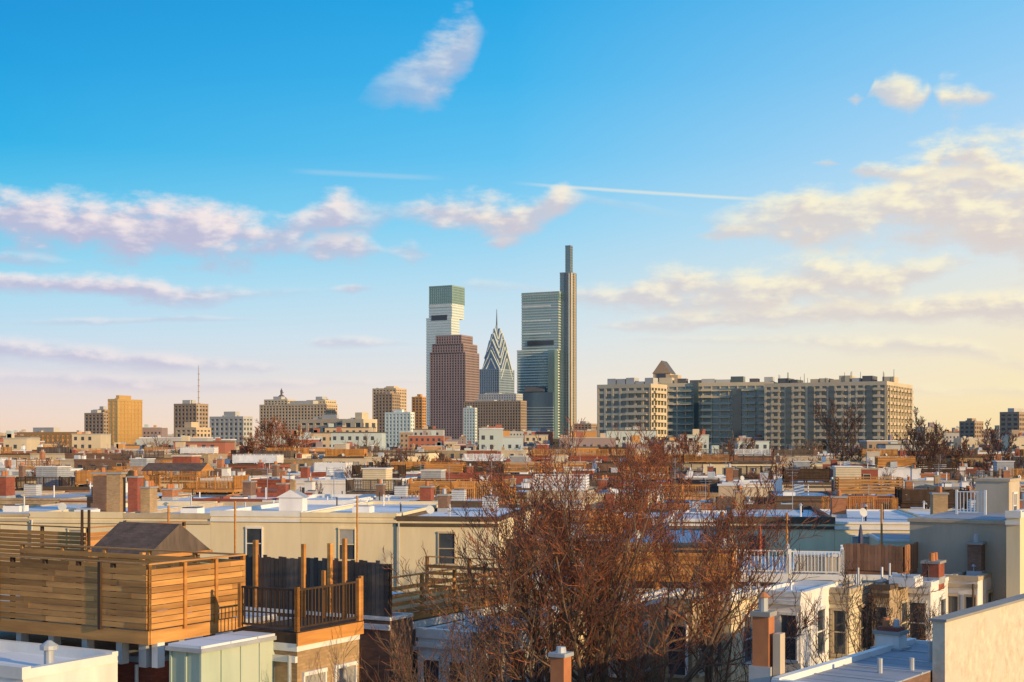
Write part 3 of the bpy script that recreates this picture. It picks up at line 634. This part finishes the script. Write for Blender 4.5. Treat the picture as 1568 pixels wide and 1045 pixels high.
# ------------------------------------------------------------------ sky
sun_dir=Vector((.80,-.60,0)).normalized(); EL=rad(12.5)
w=bpy.data.worlds.new('World'); bpy.context.scene.world=w; w.use_nodes=True; nt=w.node_tree; nt.nodes.clear(); LK=nt.links
try: w.cycles.sampling_method='NONE'
except Exception as e: print(e)
def mth(op,a,b=None,c=None,clamp=False):
    n=nt.nodes.new('ShaderNodeMath'); n.operation=op; n.use_clamp=clamp
    for i,v in enumerate((a,b,c)):
        if v is None: continue
        if isinstance(v,(int,float)): n.inputs[i].default_value=v
        else: LK.new(v,n.inputs[i])
    return n.outputs[0]
def mixc(f,a,b,bt='MIX'):
    n=nt.nodes.new('ShaderNodeMix'); n.data_type='RGBA'; n.blend_type=bt
    for i,v in ((0,f),(6,a),(7,b)):
        if isinstance(v,(int,float)): n.inputs[i].default_value=v
        elif isinstance(v,tuple): n.inputs[i].default_value=(*v,1)
        else: LK.new(v,n.inputs[i])
    return n.outputs[2]
def mrange(v,a,b,c=0.,d=1.,smooth=True):
    n=nt.nodes.new('ShaderNodeMapRange'); n.interpolation_type='SMOOTHSTEP' if smooth else 'LINEAR'
    LK.new(v,n.inputs[0]); 
    for i,x in zip((1,2,3,4),(a,b,c,d)): n.inputs[i].default_value=x
    return n.outputs[0]
def s2l(c): return tuple(((x/255)/12.92 if x/255<.04045 else ((x/255+.055)/1.055)**2.4) for x in c)
tc=nt.nodes.new('ShaderNodeTexCoord'); sp=nt.nodes.new('ShaderNodeSeparateXYZ'); LK.new(tc.outputs['Generated'],sp.inputs[0])
X,Y,Z=sp.outputs
az=mth('ARCTAN2',X,Y); hyp=mth('SQRT',mth('ADD',mth('MULTIPLY',X,X),mth('MULTIPLY',Y,Y))); T=mth('DIVIDE',Z,mth('MAXIMUM',hyp,.02))
A=mth('MULTIPLY_ADD',az,1/.8,.5,clamp=True)
def azf(px): return math.atan((px-CX)/F)/.8+.5
def tf(px,py): return (HY-py)/F*math.cos(math.atan((px-CX)/F))
def ramp(fac,stops,interp='LINEAR'):
    n=nt.nodes.new('ShaderNodeValToRGB'); cr=n.color_ramp; cr.interpolation=interp
    while len(cr.elements)>1: cr.elements.remove(cr.elements[-1])
    cr.elements[0].position=stops[0][0]; cr.elements[0].color=(*stops[0][1],1)
    for p,c in stops[1:]:
        e=cr.elements.new(min(1,max(0,p))); e.color=(*c,1)
    LK.new(fac,n.inputs[0]); return n.outputs[0]
E=mth('MULTIPLY',T,1/.7,clamp=True)
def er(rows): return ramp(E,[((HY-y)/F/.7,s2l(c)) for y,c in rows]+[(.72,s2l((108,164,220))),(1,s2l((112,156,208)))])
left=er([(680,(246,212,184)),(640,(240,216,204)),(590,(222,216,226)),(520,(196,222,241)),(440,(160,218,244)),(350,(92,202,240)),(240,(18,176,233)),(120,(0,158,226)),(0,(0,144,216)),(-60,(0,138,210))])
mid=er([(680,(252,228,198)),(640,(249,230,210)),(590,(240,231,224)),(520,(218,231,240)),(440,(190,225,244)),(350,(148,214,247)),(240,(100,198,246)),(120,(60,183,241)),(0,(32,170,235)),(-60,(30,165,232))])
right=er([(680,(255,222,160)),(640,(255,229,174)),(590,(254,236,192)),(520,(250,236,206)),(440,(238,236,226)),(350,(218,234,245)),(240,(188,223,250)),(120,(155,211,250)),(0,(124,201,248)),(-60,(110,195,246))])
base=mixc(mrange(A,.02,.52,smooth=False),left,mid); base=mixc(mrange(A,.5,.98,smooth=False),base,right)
sky=nt.nodes.new('ShaderNodeTexSky'); sky.sky_type='NISHITA'; sky.sun_disc=False; sky.sun_elevation=EL; sky.sun_rotation=math.atan2(sun_dir.x,sun_dir.y); sky.air_density=1; sky.dust_density=.6
nis=mixc(1.,sky.outputs[0],(.1,.1,.1),'MULTIPLY')
base=mixc(.07,base,nis)
cv=nt.nodes.new('ShaderNodeCombineXYZ'); LK.new(az,cv.inputs[0]); LK.new(mth('MULTIPLY',T,2.2),cv.inputs[1])
def noise(scale,det,rough,off=0.,lac=2.1):
    n=nt.nodes.new('ShaderNodeTexNoise'); n.noise_dimensions='2D'; n.inputs['Scale'].default_value=scale; n.inputs['Detail'].default_value=det; n.inputs['Roughness'].default_value=rough; n.inputs['Lacunarity'].default_value=lac
    if off:
        v=nt.nodes.new('ShaderNodeVectorMath'); v.operation='ADD'; v.inputs[1].default_value=(off,off*.9,0); LK.new(cv.outputs[0],v.inputs[0]); LK.new(v.outputs[0],n.inputs['Vector'])
    else: LK.new(cv.outputs[0],n.inputs['Vector'])
    return n.outputs['Fac']
n1=noise(21,6,.58); n3=noise(21,3,.56,.009)
n1c=mth('SUBTRACT',n1,.5); 
Tw=T
shade=mth('MULTIPLY',mth('SUBTRACT',n1,n3),3.5)
lit_c=mixc(mrange(A,.2,.8),s2l((251,234,230)),s2l((255,244,210))); sh_c=mixc(mrange(A,.2,.8),s2l((192,188,214)),s2l((220,210,206)))
def layer(col,stops,ns=2.0,lo=-.05,hi=.9,op=.88):
    r=ramp(A,[(azf(px),(tf(px,py)/.35,th/F/.05,o)) for px,py,th,o in stops])
    s=nt.nodes.new('ShaderNodeSeparateColor'); LK.new(r,s.inputs[0])
    c=mth('MULTIPLY',s.outputs[0],.35); t=mth('MAXIMUM',mth('MULTIPLY',s.outputs[1],.05),.0004)
    h=mth('DIVIDE',mth('SUBTRACT',Tw,c),t)
    v=mth('ADD',mth('SUBTRACT',1.,mth('ABSOLUTE',h)),mth('MULTIPLY',n1c,ns))
    dn=mth('MULTIPLY',mth('MULTIPLY',mrange(v,lo,hi),s.outputs[2]),op)
    b=mrange(mth('ADD',h,shade),-.5,.9)
    cc=mixc(b,sh_c,lit_c)
    return mixc(dn,col,cc)
c=base
c=layer(c,[(0,575,12,.3),(150,585,14,.5),(300,595,12,.4),(500,585,8,.2),(900,580,5,0),(1200,590,8,.2),(1568,600,12,.3)],1.6,-.4,1.3)
c=layer(c,[(0,536,20,.8),(130,546,20,.8),(250,555,16,.7),(400,562,10,.4),(440,562,4,0),(462,525,4,0),(490,524,10,.5),(560,524,10,.5),(640,528,4,0),(900,520,3,0),(1200,520,10,.4),(1350,526,22,.8),(1480,535,16,.6),(1568,560,14,.4)],1.5,-.3,1.1)
c=layer(c,[(0,495,4,0),(150,492,7,.4),(300,488,6,.3),(420,490,2,0),(900,500,2,0),(960,500,14,.6),(1100,488,18,.8),(1250,480,22,.9),(1400,475,26,1),(1568,472,28,1)],1.8,-.1,.8)
c=layer(c,[(0,432,18,.9),(90,438,20,.95),(200,446,26,1),(300,455,20,.8),(400,450,12,.3),(500,444,4,.0),(540,442,12,.8),(575,442,4,0),(690,440,2,0),(730,436,10,.25),(800,440,8,.2),(860,452,12,.5),(940,458,30,.8),(1040,436,44,.95),(1120,450,42,.9),(1240,432,52,1),(1350,434,52,1),(1410,420,26,.9),(1450,398,24,.7),(1500,402,6,.2),(1568,400,2,0)])
c=layer(c,[(0,395,10,.6),(60,400,14,.4),(120,400,2,0),(430,385,2,0),(490,378,30,.9),(550,378,30,.9),(590,384,6,.2),(630,387,26,.7),(665,392,2,0),(735,375,2,0),(770,370,18,.9),(810,370,2,0),(1060,362,2,0),(1100,360,18,.9),(1160,352,12,.5),(1200,350,2,0),(1430,360,2,0),(1490,368,40,.9),(1568,372,44,.9)])
c=layer(c,[(0,335,44,.95),(110,342,48,1),(200,348,50,1),(300,356,52,1),(370,362,46,1),(440,362,36,.8),(470,345,32,.8),(520,328,40,.95),(570,335,28,.5),(605,325,14,.3),(650,322,26,.8),(720,336,38,1),(790,338,38,1),(830,322,26,.8),(862,300,26,1),(900,303,8,.2),(1070,335,8,0),(1130,340,32,.7),(1230,328,54,1),(1300,335,50,.9),(1380,318,66,1),(1460,300,95,1),(1568,310,105,1)],1.9,-.1,.8,.92)
c=layer(c,[(0,250,1,0),(1240,250,1,0),(1270,250,9,.8),(1290,252,1,0),(1295,262,1,0),(1320,264,16,.9),(1400,268,16,.8),(1440,245,24,1),(1490,240,30,1),(1540,262,22,.9),(1568,280,22,.9)])
c=layer(c,[(0,120,1,0),(545,155,1,0),(590,138,44,.3),(640,120,60,.55),(685,98,60,.68),(720,66,42,.62),(745,50,4,0),(1295,152,1,0),(1310,152,11,.8),(1325,152,1,0),(1340,134,12,.7),(1370,138,26,.9),(1392,150,30,1),(1412,152,18,.9),(1422,140,12,.7),(1430,138,4,0),(1440,148,26,1),(1462,151,36,1),(1480,148,30,1),(1505,150,18,.9),(1530,148,3,0)],2.5,-.3,.95)
for (xa,ya,xb,yb,th,o) in ((770,279,1240,309,2.6,.45),(430,261,700,274,4.,.14)):
    f=mth('DIVIDE',mth('SUBTRACT',az,math.atan((xa-CX)/F)),math.atan((xb-CX)/F)-math.atan((xa-CX)/F))
    cen=mth('MULTIPLY_ADD',f,tf(xb,yb)-tf(xa,ya),tf(xa,ya))
    dd=mth('DIVIDE',mth('ABSOLUTE',mth('SUBTRACT',mth('ADD',T,mth('MULTIPLY',n1c,.0012)),cen)),th/F)
    env=mth('MULTIPLY',mrange(f,0.,.25),mrange(f,1.,.7))
    dn=mth('MULTIPLY',mth('MULTIPLY',mrange(dd,1.6,.1),env),o)
    c=mixc(dn,c,lit_c)
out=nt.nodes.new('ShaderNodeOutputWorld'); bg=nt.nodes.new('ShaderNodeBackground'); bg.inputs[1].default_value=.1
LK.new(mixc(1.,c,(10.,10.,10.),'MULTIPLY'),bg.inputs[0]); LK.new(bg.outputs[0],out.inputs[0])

sd=Vector((sun_dir.x*math.cos(EL),sun_dir.y*math.cos(EL),math.sin(EL)))
sl=bpy.data.lights.new('sun','SUN'); sl.energy=5; sl.angle=rad(.5); sl.color=(1,.69,.33)
so=bpy.data.objects.new('sun',sl); so.rotation_euler=sd.to_track_quat('Z','Y').to_euler(); so.location=(100,-50,80); bpy.context.scene.collection.objects.link(so)

cam=bpy.data.cameras.new('camera'); cam.lens=50; cam.sensor_width=36; cam.shift_y=(HY-522.5)/1568; cam.clip_start=.5; cam.clip_end=20000
co=bpy.data.objects.new('camera',cam); co.location=(0,0,CZ); co.rotation_euler=(rad(90),0,0); bpy.context.scene.collection.objects.link(co)
sc=bpy.context.scene; sc.camera=co
sc.view_settings.view_transform='Standard'; sc.view_settings.look='None'; sc.view_settings.exposure=0
